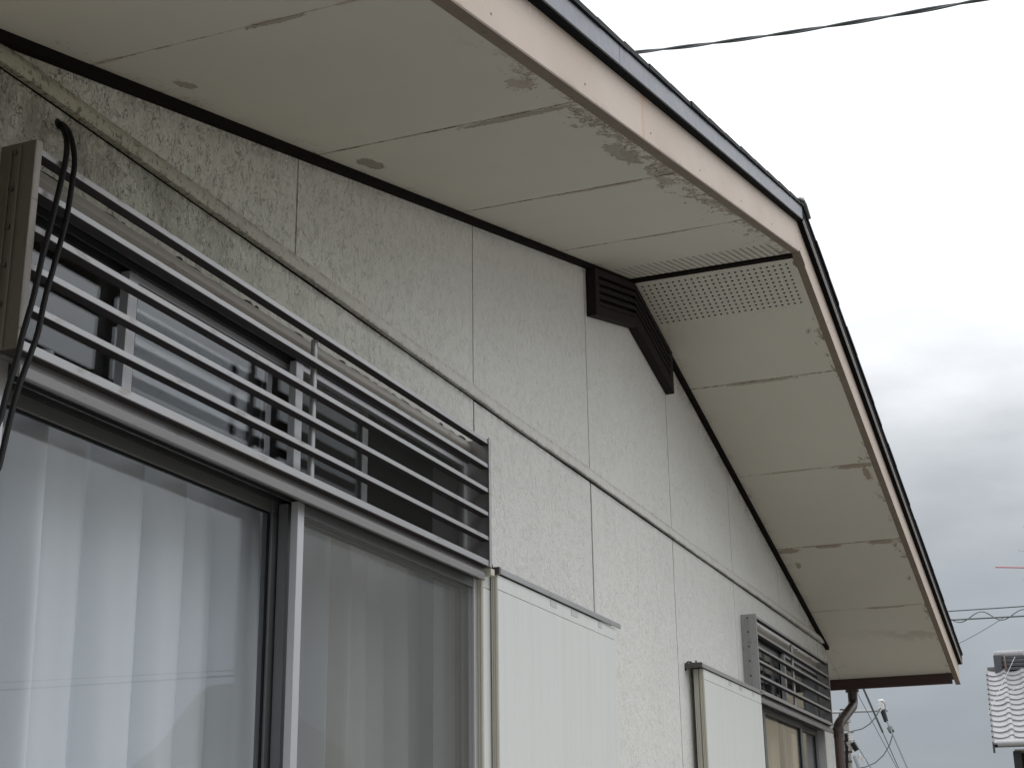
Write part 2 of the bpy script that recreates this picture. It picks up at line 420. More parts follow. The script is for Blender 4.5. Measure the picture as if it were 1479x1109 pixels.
def screen_mat(alb, fac):
    M = Mat('insect_screen')
    tr = M.t.nodes.new('ShaderNodeBsdfTransparent')
    df = M.t.nodes.new('ShaderNodeBsdfDiffuse'); df.inputs[0].default_value = (alb, alb, alb * .96, 1)
    mx = M.t.nodes.new('ShaderNodeMixShader')
    f = M.noise(6, detail=2) * .10 + fac
    M.t.links.new(f.k, mx.inputs[0]); M.t.links.new(tr.outputs[0], mx.inputs[1]); M.t.links.new(df.outputs[0], mx.inputs[2])
    M.t.links.new(mx.outputs[0], M.out.inputs[0]); return M.m
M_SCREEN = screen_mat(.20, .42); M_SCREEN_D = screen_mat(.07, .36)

def cloth(name, col, trans=.06):
    M = Mat(name)
    weave = M.noise(900, (1, 1, .15), 1)
    c = M.scale(col, M.noise(7, (1, 1, .12), 3) * .12 + weave * .06 + .91)
    return M.pbr(c, .9, normal=M.bump(weave, .1, .0005), spec=.1, trans=trans)
M_LACE = cloth('pale_lace', (.77, .80, .83))
M_LACE2 = cloth('grey_lace', (.80, .80, .76))
M_BEIGE = cloth('beige_cloth', (.70, .61, .49))

# ------------------------------------------------------------------ ground
def ground_fn(u, v):
    r = (u ** 2.2) * 2500; a = v * 2 * math.pi
    return (r * math.cos(a) + 4, r * math.sin(a), GZ)
MB().grid(ground_fn, 24, 48, False).build('ground', M_GROUND, kind='structure')

# wooded hill on the far side of the valley (seen only mirrored in the glass)
def hill_mat():
    M = Mat('wooded_hill')
    c = M.mix(M.noise(.05, detail=5).smooth(.35, .65), (.045, .05, .035), (.085, .085, .06))
    return M.pbr(c, .95, spec=.1)
def hill_fn(u, v):
    a = math.radians(-60 + 56 * u)            # azimuth from +x
    prof = 12 + 60 * math.exp(-((u - .515) / .085) ** 2) + 5 * math.sin(u * 19) + 2.2 * math.sin(u * 53 + 1)
    k = math.sin(v * math.pi) ** .8
    r = 420 + 260 * v
    return (r * math.cos(a), r * math.sin(a), GZ - 1 + prof * k + 1.6 * math.sin(u * 140 + v * 9) * k)
MB().grid(hill_fn, 160, 14).build('hills', hill_mat(), kind='structure')

# ------------------------------------------------------------------ the house
house = empty('house', (RX, 0, GZ), label='white single storey house with low gable roof and deep boarded eaves over barred windows', category='house')
HOFF = Vector((-RX, 0, -GZ))
def P(mb, name, mat, parent=None, bevel=0.0, **kw):
    """build a piece of the house; coordinates are given in the world"""
    o = mb.build(name, mat, None, bevel, **kw)
    par = parent or house
    o.parent = par
    if par is house: o.location = HOFF
    return o

# -- wall: core behind, siding panels in front
OP1 = (1.612, 3.338, -1.20, 1.012)      # big window and its transom light
OP2 = (6.190, 7.880, -1.20, 1.012)
core = MB()
y0, y1 = .0145, .11
for a, b, z0, z1 in ((WX0, OP1[0], GZ, 1.6), (OP1[1], OP2[0], GZ, 1.6), (OP2[1], WX1, GZ, 1.10),
                     (OP1[0], OP1[1], GZ, OP1[2]), (OP2[0], OP2[1], GZ, OP2[2])):
    zt = lambda q: min(z1, soff(q) + .02)
    core.prism([(a, z0), (b, z0), (b, zt(b)), (a, zt(a))], y0, y1)
core.prism([(OP1[0], OP1[3]), (OP1[1], OP1[3]), (OP1[1], soff(OP1[1]) + .02), (OP1[0], soff(OP1[0]) + .02)], y0, y1)
core.prism([(OP2[0], OP2[3]), (OP2[1], OP2[3]), (OP2[1], soff(OP2[1]) + .02), (OP2[0], soff(OP2[0]) + .02)], y0, y1)
core.prism([(OP1[1], 1.6), (OP2[0], 1.6), (OP2[0], soff(OP2[0]) + .02), (RX, 2.027), (OP1[1], soff(OP1[1]) + .02)], y0, y1)
wall = P(core, 'wall', M_BLACK)
g = .0021
def top(x, cap=None): return soff(x) + .004
def panel(poly): P(MB().prism(poly, 0.0, .014), 'siding_panel', M_SIDING, wall)
NT = 1.036; LTOP = LEDGE - .0055; LTOPL = LEDGE - .0034
panel([(WX0, GZ), (SEAM[0] - g, GZ), (SEAM[0] - g, LTOPL), (SEAM[0] - .15, LTOPL), (WX0, soff(WX0))])
panel([(SEAM[0] + g, GZ), (OP1[0], GZ), (OP1[0], NT), (OP1[1], NT), (OP1[1], GZ), (SEAM[2] - g, GZ), (SEAM[2] - g, LTOPL), (SEAM[0] + g, LTOPL)])
for a, b in ((2, 3), (3, 4), (4, 5)):
    gg = {2: .0065, 3: .0100}.get(a, .0045)
    panel([(SEAM[a] + gg, GZ), (SEAM[b] - g, GZ), (SEAM[b] - g, LTOP), (SEAM[a] + gg, LTOP)])
panel([(SEAM[5] + .0045, GZ), (OP2[0], GZ), (OP2[0], NT), (OP2[1], NT), (OP2[1], GZ), (SEAM[7] - g, GZ), (SEAM[7] - g, LTOP), (SEAM[5] + g, LTOP)])
panel([(SEAM[7] + .003, GZ), (WX1, GZ), (WX1, soff(WX1)), (SEAM[7] + .003 + .15, LTOP), (SEAM[7] + .003, LTOP)])
UZ = LEDGE + .038
xs = [1.505] + SEAM[0:] + [7.945]
g = .0030
for i in range(len(xs) - 1):
    a, b = xs[i] + (g if i else 0), xs[i + 1] - (g if i < len(xs) - 2 else 0)
    poly = [(a, UZ), (b, UZ), (b, top(b))]
    if a < RX < b: poly.append((RX, top(RX)))
    poly.append((a, top(a)))
    if top(a) - UZ < .002: poly = [(a, UZ), (b, UZ), (b, top(b))]
    if top(b) - UZ < .002: poly = [(a, UZ), (b, UZ), (a, top(a))]
    panel(poly)
# side and rear walls
P(MB().box(WX1 - .11, WX1, .1105, 7.0, GZ, soff(WX1) + .01), 'side_wall', M_SIDING)
P(MB().box(WX0, WX0 + .11, .1105, 7.0, GZ, soff(WX0) + .01), 'side_wall', M_SIDING)
P(MB().prism([(WX0, GZ), (WX1, GZ), (WX1, soff(WX1)), (RX, soff(RX)), (WX0, soff(WX0))], 7.001, 7.1), 'rear_wall', M_SIDING)

# -- string moulding with a sagging, weathered edge
mo = MB()
N = 70
def led(u, v):
    x = 1.30 + (8.101 - 1.30) * u
    wob = .0009 * math.sin(x * 3.1) + .0006 * math.sin(x * 7.7 + 1)
    t = .0128 if x < 2.6 else (.0128 - .0042 * min(1, (x - 2.6) / .9) if x < 6.2 else .0086 + .007 * min(1, (x - 6.2) / 1.4))
    rd = max(0.0, min(1.0, (3.0 - x) / 1.2)) if x < 6.4 else min(1.0, (x - 6.4) / 1.2)
    prof = [(.002, LEDGE + .002), (-t * .93, LEDGE + .0015), (-t, LEDGE + .004), (-t * (.72 + .26 * rd), LEDGE + .014), (-t * (.46 + .38 * rd), LEDGE + .023), (-t * (.2 + .3 * rd), LEDGE + .032), (-.0012, LEDGE + .0395), (.002, LEDGE + .0395)]
    k = min(int(round(v * 7)), 7)
    return (x, prof[k][0], prof[k][1] + wob)
mo.grid(led, N, 7, False)
endp = [led(1.0, k / 7) for k in range(8)]; mo._add(endp, [tuple(range(8))])
P(mo, 'moulding', M_LEDGE, label='weathered horizontal moulding between the two rows of wall panels')

# -- soffit boards under the overhanging gable
sof = empty('soffit', (0, 0, 0)); sof.parent = house; sof.location = HOFF
TH = .006
def board(a, b, ya, yb, mat=M_SOFFIT, name='soffit_board'):
    da, db = random.uniform(-.0011, .0005), random.uniform(-.0011, .0005)
    return P(MB().prism([(a, soff(a) + da), (b, soff(b) + db), (b, soff(b) + TH), (a, soff(a) + TH)], ya, yb), name, mat, sof)
gs = .0013
eL = [EX0] + [1.0] + SOFL + [RX - .013]
for i in range(len(eL) - 1): board(eL[i] + gs, eL[i + 1] - gs, E_IN, .012)
eR = [RX + .013] + SOFR + [EX1]
for i in range(len(eR) - 1): board(eR[i] + gs, eR[i + 1] - gs, E_IN, .012)
# rafter-side underlay, dark behind the joints, and the side eaves
P(MB().prism([(EX0, soff(EX0) + .007), (RX, soff(RX) + .007), (EX1, soff(EX1) + .007), (EX1, soff(EX1) + .02), (RX, soff(RX) + .02), (EX0, soff(EX0) + .02)], E_IN, .013), 'underlay', M_BLACK, sof)
for k in range(8):
    ya, yb = .0135 + k * .9, .0135 + (k + 1) * .9 - .003
    board(WX1 + .001, EX1 - gs, ya, yb); board(EX0 + gs, WX0 - .001, ya, yb)
# perforations (flat dark discs under the boards, the holes' darkness painted)
ho = MB()
def holes(xa, xb, ya, yb, nx, ny, s, stag, hr=.0043):
    for i in range(nx):
        x = xa + (xb - xa) * i / (nx - 1)
        for j in range(ny):
            y = ya + (yb - ya) * (j + (.5 * (i % 2) if stag else 0)) / (ny - 1)
            nrm = Vector((s, 0, -1)).normalized(); tx = Vector((1, 0, s)).normalized()
            c = Vector((x, y, soff(x))) + nrm * .0016
            vs = [c + tx * (hr * math.cos(t)) + Vector((0, 1, 0)) * (hr * math.sin(t)) for t in [k * math.pi / 4 for k in range(8)]]
            ho._add(vs, [tuple(range(8))])
holes(4.775, 5.005, -.045, -.560, 11, 24, -SL, False)
holes(4.462, 4.692, -.045, -.560, 11, 24, SL, False, .0046)
P(ho, 'vent_holes', M_HOLE, sof, kind='stuff')
# ridge batten and wall trim
P(MB().prism([(RX - .0145, soff(RX) - .012), (RX + .0145, soff(RX) - .012), (RX + .0145, soff(RX) + .001), (RX - .0145, soff(RX) + .001)], E_IN + .001, -.0005), 'ridge_batten', M_TRIM, sof)
for a, b in ((1.33, RX), (RX, 8.11)):
    h = .0175
    pr = [(a, soff(a) - h), (b, soff(b) - h), (b, soff(b) - .0005), (a, soff(a) - .0005)]
    P(MB().prism(pr, -.021, -.0005), 'wall_trim', M_TRIM, sof, .0012)

# -- barge boards (face above, brown worn underside)
BH = .117
def barge_piece(a, b, name='barge_board'):
    P(MB().prism([(a, soff(a) + .0035), (b, soff(b) + .0035), (b, soff(b) + BH), (a, soff(a) + BH)], E_OUT, E_IN), name, M_BARGE, None, .0015)
    P(MB().prism([(a, soff(a) - .001), (b, soff(b) - .001), (b, soff(b) + .0032), (a, soff(a) + .0032)], E_OUT - .0012, E_IN + .0005), 'barge_edge', M_BARGE_UNDER)
barge_piece(EX0 - .18, RX - .036)
barge_piece(RX - .033, RX + .0)
barge_piece(RX + .0012, EX1 + .18)
P(MB().prism([(RX - .004, soff(RX) - .0035), (RX + .075, soff(RX + .075) - .0035), (RX + .075, soff(RX + .075) + .0045), (RX - .004, soff(RX) + .0045)], E_OUT - .004, E_IN + .004), 'barge_cap', M_BARGE_UNDER)

# -- verge flashing in lengths, with a drip edge
def off_poly(a, b, lo, hi): return [(a, soff(a) + lo), (b, soff(b) + lo), (b, soff(b) + hi), (a, soff(a) + hi)]
fl_l = [EX0 - .19, 0.82 + .0, 2.639, 4.46, RX]
for a, b in ((EX0 - .19, 2.6375), (2.6395, 4.712)):
    P(MB().prism(off_poly(a, b, BH - .001, BH + .046), -.639, -.634), 'verge_flashing', M_FLASH, None, .001)
P(MB().prism(off_poly(EX0 - .19, RX, BH - .0035, BH + .001), -.6335, -.590), 'drip_edge', M_FLASH_DARK)
P(MB().prism(off_poly(RX - .008, EX1 + .19, BH + .0, BH + .046), -.639, -.634), 'verge_flashing', M_FLASH_DARK, None, .001)  # same flashing face as on the left, in a dark copy
P(MB().prism(off_poly(RX, EX1 + .19, BH - .0045, BH), -.6335, -.590), 'drip_edge', M_FLASH_DARK)
P(MB().prism(off_poly(RX + .0, EX1 + .19, BH - .004, BH + .0005), -.641, -.6336), 'hem_highlight', M_ALU_PALE, None, .0015)  # pale strip paints the glint along the flashing's bottom hem
fx = MB()
for k in range(16):
    x = 1.1 + k * .455 + random.uniform(-.02, .02)
    fx.tube([(x, -.6168, soff(x) + .030), (x, -.6160, soff(x) + .030)], .0026, 8)
P(fx, 'nail_heads', M_SCREW, None, kind='stuff')
# -- roof deck and slates
deck = MB()
D0, D1 = .024, BH + .045
deck.prism([(EX0 - .17, soff(EX0 - .17) + D0), (RX, soff(RX) + D0), (EX1 + .17, soff(EX1 + .17) + D0), (EX1 + .17, soff(EX1 + .17) + D1), (RX, soff(RX) + D1), (EX0 - .17, soff(EX0 - .17) + D1)], E_IN + .001, 7.55)
roof = P(deck, 'roof', M_FLASH_DARK)
ex = .182
for side in (-1, 1):
    k = 0
    while True:
        u0 = k * ex                       # horizontal distance from eave end
        e0 = EX0 - .20 if side < 0 else EX1 + .20
        xa = e0 - side * u0; xb = e0 - side * (u0 + ex + .03)
        if (xa - RX) * side < .02: break
        if (xb - RX) * side < 0: xb = RX
        j = random.uniform(-.001, .001); yj = random.uniform(-.0015, .0015)
        lo = D1 + .001
        pts = [(xa, soff(xa) + lo + .002), (xb, soff(xb) + lo), (xb, soff(xb) + lo + .011), (xa, soff(xa) + lo + .0148 + j)]
        P(MB().prism(pts, -.645 + yj, 7.6), 'slate_course', M_SLATE, roof)
        k += 1
# ridge cap in lengths
for k in range(5):
    ya, yb = -.652 + k * 1.7, -.652 + (k + 1) * 1.7 - .004
    cz = soff(RX) + D1 + .006
    hw = .088
    P(MB().prism([(RX - hw, cz - hw * SL + .006), (RX - .02, cz + .008), (RX + .02, cz + .008), (RX + hw, cz - hw * SL + .006), (RX + hw, cz - hw * SL + .014), (RX + .028, cz + .018), (RX - .028, cz + .018), (RX - hw, cz - hw * SL + .014)], ya, yb), 'ridge_cap', M_CAP, roof, .003)

# -- eave boards, gutters and downpipe
for s, e in ((1, EX1), (-1, EX0)):
    z = soff(e)
    P(MB().box(min(e, e + s * .022), max(e, e + s * .022), E_IN + .0005, 7.5, z - .058, z + .10), 'eave_board', M_EAVE)
    # half round gutter
    gm = MB(); cx = e + s * .082; cz = z + .018; r = .056
    n = 10
    for rr, flip in ((r, 1), (r - .003, 0)):
        gm.grid(lambda u, v, rr=rr: (cx + rr * math.cos(math.pi + math.pi * u), E_IN + .02 + v * 8.05, cz + rr * math.sin(math.pi + math.pi * u)), n, 1)
    gm._add([(cx + r * math.cos(math.pi + math.pi * k / n), E_IN + .02, cz + r * math.sin(math.pi + math.pi * k / n)) for k in range(n + 1)], [tuple(range(n + 1))])
    P(gm, 'gutter', M_PIPE_D)
    P(MB().tube([(cx - .01, -.035, cz - .085), (cx - .01, -.035, cz - .045)], .037, 14), 'gutter_outlet', M_PIPE_D)
dp = [(8.655, -.035, .99), (8.655, -.035, .935)]
for t in range(1, 6):
    a = t / 6; dp.append((8.655 - .05 * a ** 2, -.035, .935 - .05 * a))
dp += [(8.26, -.020, .775), (8.215, -.018, .755), (8.196, -.018, .725), (8.192, -.018, .69)]
P(MB().tube(dp, .0265, 14), 'downpipe_elbow', M_PIPE_D)
P(MB().tube([(8.192, -.018, .735), (8.192, -.018, GZ)], .0245, 14), 'downpipe', M_PIPE)
P(MB().tube([(8.192, -.018, .745), (8.192, -.018, .715)], .0305, 14), 'pipe_collar', M_PIPE_D)
P(MB().tube([(8.13, .02, .49), (8.192, -.018, .49)], .006, 6).tube([(8.192 + .0295 * math.cos(a), -.018 + .0295 * math.sin(a), .49) for a in [k * .628 for k in range(11)]], .004, 5), 'pipe_bracket', M_PIPE_D)

# -- louvred vent at the peak
vent = empty('gable_vent', (0, 0, 0)); vent.parent = house; vent.location = HOFF
VA, VB, VD = 4.272, 5.172, -.034
def vp(a, b, lo, hi, ya, yb, name, mat, bev=.0008):
    P(MB().prism([(a, soff(a) - hi), (b, soff(b) - hi), (b, soff(b) - lo), (a, soff(a) - lo)], ya, yb), name, mat, vent, bev)
VH = .182; VT = .019
vp(VA + .001, RX, VT, VH, -.004, -.001, 'back_plate', M_BLACK, 0); vp(RX, VB - .001, VT, VH, -.004, -.001, 'back_plate', M_BLACK, 0)
P(MB().prism([(VA, soff(VA) - VH), (VA + .040, soff(VA + .04) - VH), (VA + .040, soff(VA + .04) - VT), (VA, soff(VA) - VT)], VD, -.0042), 'frame_side', M_VENT, vent, .001)
P(MB().prism([(VB, soff(VB) - VH), (VB - .040, soff(VB - .04) - VH), (VB - .040, soff(VB - .04) - VT), (VB, soff(VB) - VT)], VD, -.0042), 'frame_side', M_VENT, vent, .001)
for a, b in ((VA + .0405, RX), (RX, VB - .0405)):
    vp(a, b, VH - .034, VH, VD, -.0042, 'frame_bottom', M_VENT, .001)
    vp(a, b, VT, VT + .022, VD, -.0042, 'frame_top', M_VENT, .001)
    for k in range(4):
        lo = VT + .030 + k * .0262
        q = [(a, 0), (b, 0)]
        sl = MB()
        vs = []
        for xx in (a, b):
            for yy, dzz in ((VD + .001, -lo - .0175), (VD + .004, -lo - .0185), (-.008, -lo - .001), (-.008, -lo + .002), (VD + .001, -lo - .004)):
                vs.append((xx, yy, soff(xx) + dzz))
        sl._add(vs, [(4, 3, 2, 1, 0), (5, 6, 7, 8, 9)] + [(i, (i + 1) % 5, (i + 1) % 5 + 5, i + 5) for i in range(5)])
        P(sl, 'slat', M_VENT, vent)

# -- windows
def sash(parent, x0, x1, z0, z1, ya, yb, sw, rh, kind='glass', mat=None):
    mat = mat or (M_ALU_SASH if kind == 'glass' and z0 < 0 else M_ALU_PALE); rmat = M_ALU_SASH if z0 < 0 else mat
    P(MB().box(x0, x0 + sw, ya, yb, z0, z1), 'stile', mat, parent, .0012)
    P(MB().box(x1 - sw, x1, ya, yb, z0, z1), 'stile', mat, parent, .0012)
    P(MB().box(x0 + sw + .0002, x1 - sw - .0002, ya + .001, yb - .001, z1 - rh, z1), 'rail', rmat, parent, .0012)
    P(MB().box(x0 + sw + .0002, x1 - sw - .0002, ya + .001, yb - .001, z0, z0 + rh), 'rail', rmat, parent, .0012)
    ym = (ya + yb) / 2
    if kind == 'glass':
        P(MB().box(x0 + sw - .004, x1 - sw + .004, ym - .0015, ym + .0015, z0 + rh - .004, z1 - rh + .004), 'pane', M_GLASS, parent)
        P(MB().box(x0 + sw + .0001, x0 + sw + .004, ym - .006, ym - .0018, z0 + rh, z1 - rh).box(x1 - sw - .004, x1 - sw - .0001, ym - .006, ym - .0018, z0 + rh, z1 - rh).box(x0 + sw + .0042, x1 - sw - .0042, ym - .006, ym - .0018, z1 - rh - .004, z1 - rh - .0001), 'gasket', M_RUBBER, parent)
    else:
        y = ya + .006
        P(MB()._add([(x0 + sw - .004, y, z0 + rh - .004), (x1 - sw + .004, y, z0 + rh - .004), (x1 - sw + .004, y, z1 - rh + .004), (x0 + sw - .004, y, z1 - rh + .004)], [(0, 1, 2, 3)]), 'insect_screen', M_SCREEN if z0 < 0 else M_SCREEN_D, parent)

M_COVER = plain('shaded_head_cover', (.235, .23, .232), .5, metal=.35, var=.2, scale=7, stretch=(.25, 1, 1), spots=.15, spotcol=(.15, .14, .125))  # shading beneath the bottom rail put in as one darker aluminium tone

def window_set(X0, X1, doors, lights, bandx):
    """sliding window, transom light above it; X0,X1 clear opening"""
    top = empty('sliding_window', (0, 0, 0)); top.parent = house; top.location = HOFF
    ZB, ZH = -1.18, .700
    P(MB().box(X0 - .017, X0, -.006, .10, ZB, .735), 'frame_jamb', M_ALU_PALE, top)
    P(MB().box(X1, X1 + .017, -.006, .10, ZB, .735), 'frame_jamb', M_ALU_PALE, top)
    P(MB().box(X0 - .017, X1 + .017, -.02, .10, ZB - .03, ZB - .0005), 'sill', M_ALU, top)
    hd = MB().box(X0 + .0005, X1 - .0005, -.004, .100, .712, .7345)
    for ya, yb, zl in ((-.030, -.0245, .692), (-.0065, -.001, .694), (.0285, .0325, .700), (.055, .060, .702)):
        hd.box(X0 + .001, X1 - .001, ya, yb, zl, .7115)
    P(hd, 'head_track', M_ALU_DARK, top)
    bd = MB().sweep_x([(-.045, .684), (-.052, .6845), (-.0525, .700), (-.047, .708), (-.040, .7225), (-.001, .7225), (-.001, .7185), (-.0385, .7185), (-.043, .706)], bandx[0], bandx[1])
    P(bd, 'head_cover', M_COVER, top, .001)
    for x0, x1, ya, yb, kd, sw in doors:
        sash(top, x0, x1, ZB, ZH - (.006 if ya < .02 else 0), ya, yb, sw, .024, kd)
    tr = empty('transom_window', (0, 0, 0)); tr.parent = house; tr.location = HOFF
    z0, z1 = .736, .985
    P(MB().box(X0 - .017, X0 + .006, -.010, .10, z0, 1.012), 'frame_jamb', M_ALU_PALE, tr)
    P(MB().box(X1 - .006, X1 + .017, -.010, .10, z0, 1.012), 'frame_jamb', M_ALU_PALE, tr)
    hd = MB().box(X0 + .0065, X1 - .0065, -.004, .100, .998, 1.012)
    for ya in (-.008, .018, .044): hd.box(X0 + .007, X1 - .007, ya, ya + .004, .984, .9975)
    P(hd, 'head_track', M_ALU_DARK, tr)
    # rounded casing above the light
    n = 7
    prof = [(-.001, 1.000)] + [(-.002 - .011 * math.sin(math.pi * (.08 + .84 * k / n)) , 1.000 + .038 * k / n) for k in range(n + 1)] + [(-.001, 1.038)]
    P(MB().sweep_x(prof, X0 - .020, X1 + .020), 'casing', M_CASE, tr)
    P(MB().box(X0 + .0065, X1 - .0065, -.004, .09, z0 - .001, z0 + .006), 'frame_sill', M_ALU, tr)
    for x0, x1, ya, yb, kd, sw in lights:
        sash(tr, x0, x1, z0 + .0065, z1, ya, yb, sw, .014, kd)
    return top, tr

w1, t1 = window_set(1.629, 3.322,
    [(1.630, 2.478, .032, .054, 'glass', .040), (2.452, 3.321, .006, .027, 'glass', .034), (2.444, 3.318, -.021, -.005, 'screen', .024)],
    [(1.640, 2.445, .048, .062, 'glass', .020), (1.935, 2.815, .024, .042, 'glass', .026), (2.452, 3.312, -.002, .014, 'screen', .028)], (1.600, 3.290))
w2, t2 = window_set(6.207, 7.863,
    [(6.500, 7.345, .004, .026, 'glass', .045), (7.02, 7.862, .032, .054, 'glass', .040)],
    [(6.215, 7.06, .024, .042, 'glass', .026), (7.0, 7.853, -.002, .014, 'glass', .026)], (6.18, 7.86))
P(MB().tube([(2.4475, .0315, .672), (2.4475, .0285, .672)], .006, 12), 'screw', M_SCREW, w1)
# broken caulk line over the casings
cl = MB()
for X0, X1 in ((1.62, 3.335), (6.20, 7.87)):
    x = X0
    while x < X1:
        L = random.uniform(.01, .07)
        if random.random() < (.80 if x < 3.4 else .4):
            hh = random.uniform(.0012, .0042)
            z = 1.0385 + random.uniform(-.001, .003)
            cl.prism([(x, z), (x + L * .4, z - hh * .4), (x + L, z + .0005), (x + L * .7, z + hh), (x + L * .3, z + hh * .8)], -.0022, -.0004)
        x += L + random.uniform(.001, .02)
P(cl, 'cracked_caulk', M_BLACK, wall, kind='stuff')

# -- aluminium grilles over the transom lights
def grille(XA, XB, plate):
    root = empty('window_grille', (0, 0, 0)); root.parent = house; root.location = HOFF
    yf = -.063
    zs = [1.021, .961, .901, .841, .781]
    for k, z in enumerate(zs):
        hh = .0098
        b_ = P(MB().box(XA + .0015, XB - .0015, yf + .0005, yf + .0022, z, z + hh).box(XA + .0015, XB - .0015, yf + .0022, yf + .023, z + hh - .0012, z + hh), 'bar', M_ALU, root, .0004)
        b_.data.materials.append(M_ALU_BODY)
        mb_ = MB().box(XA + .0016, XB - .0016, yf + .0024, yf + .023, z + .0006, z + hh - .0014)
        o_ = len(b_.data.vertices)
        me_ = bpy.data.meshes.new('bar')
        vs_ = [tuple(v.co) for v in b_.data.vertices] + mb_.v
        fs_ = [tuple(p.vertices) for p in b_.data.polygons] + [tuple(o_ + i for i in f) for f in mb_.f]
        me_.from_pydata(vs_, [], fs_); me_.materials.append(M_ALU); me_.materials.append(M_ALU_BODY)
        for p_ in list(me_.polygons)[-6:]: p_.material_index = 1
        b_.data = me_
        sg_ = random.uniform(-.0012, .0022); b_.rotation_euler = (0, random.uniform(-.0006, .0006), 0)
    P(MB().box(XA + .0015, XB - .0015, yf + .0005, yf + .004, .717, .7315), 'bottom_rail', M_ALU, root, .0008)
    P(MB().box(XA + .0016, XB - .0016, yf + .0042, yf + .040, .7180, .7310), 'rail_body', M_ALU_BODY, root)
    xm = (XA + XB) / 2 + .02
    P(MB().tube([(xm, yf + .026, .728), (xm, yf + .026, 1.024)], .0068, 10), 'post', M_ALU, root)
    # end plates: flat flange towards the window, front flange facing out
    for X, s in ((XA, 1), (XB, -1)):
        a, b = (X - .0025, X) if s > 0 else (X, X + .0025)
        P(MB().box(a, b, yf, -.0008, .716, 1.040), 'end_plate', plate if s > 0 else M_ALU, root, .0006)
        fa, fb = (X + .0002, X + .011) if s > 0 else (X - .011, X - .0002)
        P(MB().box(min(fa, fb), max(fa, fb), yf - .0022, yf, .716, 1.040).box(a, b, yf - .0022, yf, .716, 1.040), 'front_flange', (M_CASE if s > 0 and XA < 3 else M_ALU), root, .0006)
    P(MB().box(XA - .0062, XA - .0027, -.040, -.0345, .716, 1.034).box(XA - .0062, XA - .0027, -.0235, -.0205, .716, 1.030), 'plate_rib', plate, root, .0008)
    for z in (1.024, .966, .906, .846, .786, .730):
        P(MB().tube([(XA - .0027, -.029, z), (XA - .006, -.029, z)], .0038, 8), 'screw', M_SCREW, root)
    return root
grille(1.578, 3.300, M_ALU_OLD)
grille(6.172, 7.795, M_ALU)

# -- storm shutters stacked beside each window
def shutters(xo, xi, x1, railx, mat_rail):
    root = empty('storm_shutter', (0, 0, 0)); root.parent = house; root.location = HOFF
    zt = .713
    for x0, ya, yb, xe in ((xo, -.056, -.039, x1), (xi, -.036, -.017, x1 - .02)):
        # grooved cream edge
        ed = MB().box(x0, x0 + .0035, ya + .001, yb, GZ + .5, zt - .002)
        P(ed, 'edge_strip', M_CREAM, root)
        gr = MB()
        for k in range(3):
            yy = ya + .0025 + k * (yb - ya) / 3.2
            gr.box(x0 - .0022, x0 - .0002, yy, yy + .0028, GZ + .5, zt - .004)
        P(gr, 'edge_bead', M_CREAM, root)
        P(MB().box(x0 + .0037, xe, ya, yb, GZ + .5, zt - .040), 'shutter_panel', M_SHUT, root, .0008)
        P(MB().box(x0 + .0037, xe, ya + .0004, yb, zt - .0385, zt - .003), 'top_rail', M_SHUT, root, .0008)
        if ya < -.05:
            for t, wd in ((.40, .05), (.58, .055), (.83, .03)):
                xx = x0 + (xe - x0) * t
                P(MB().box(xx, xx + wd, ya - .0006, ya - .0001, zt - .022, zt - .006), 'patch', M_PATCH, root)
    # head rail
    P(MB().box(railx[0] + .012, railx[1], -.0625, -.0585, zt - .001, zt + .0135).box(railx[0] + .012, railx[1], -.0583, -.0005, zt + .0105, zt + .0135), 'head_rail', mat_rail, root, .0008)
    P(MB().box(railx[0], railx[0] + .0115, -.064, -.0003, zt - .0035, zt + .0145), 'rail_end', M_SCREW, root, .001)
    P(MB().tube([(railx[0] + .006, -.003, zt - .012), (railx[0] + .004, -.004, zt + .012), (railx[0] + .006, -.012, zt + .0195), (railx[0] + .006, -.026, zt + .017)], .0028, 7), 'hook', M_RUBBER, root)
    P(MB().tube([(railx[0] + .006, -.042, zt + .0145), (railx[0] + .006, -.042, zt + .022)], .0026, 7), 'screw', M_RUBBER, root)
    for z in (GZ + .5,):
        P(MB().box(railx[0] + .012, railx[1], -.060, -.0005, z - .02, z - .001), 'bottom_rail', mat_rail, root)
shutters(3.358, 3.312, 4.282, (3.350, 4.318), M_ALU)
shutters(5.300, 5.302, 6.215, (5.248, 6.214), M_ALU)
P(MB().box(3.306, 3.330, -.0605, -.030, .700, .716), 'rail_bracket', M_CREAM, None, .001)

# -- rooms behind the glass
for (a, b) in ((1.45, 4.00), (6.0, 8.019)):
    rm = MB()
    rm.box(a, b, 3.2, 3.26, -1.2, 1.12); rm.box(a - .06, a, .115, 3.26, -1.2, 1.12); rm.box(b, b + .06, .115, 3.26, -1.2, 1.12)
    rm.box(a - .06, b + .06, .1105, 3.26, -1.26, -1.201); rm.box(a - .06, b + .06, .1105, 3.26, 1.121, 1.15)
    P(rm, 'room', M_ROOM)
    P(MB().box(a + .02, b - .02, .235, .26, .66, .725), 'curtain_pelmet', M_SHELF)

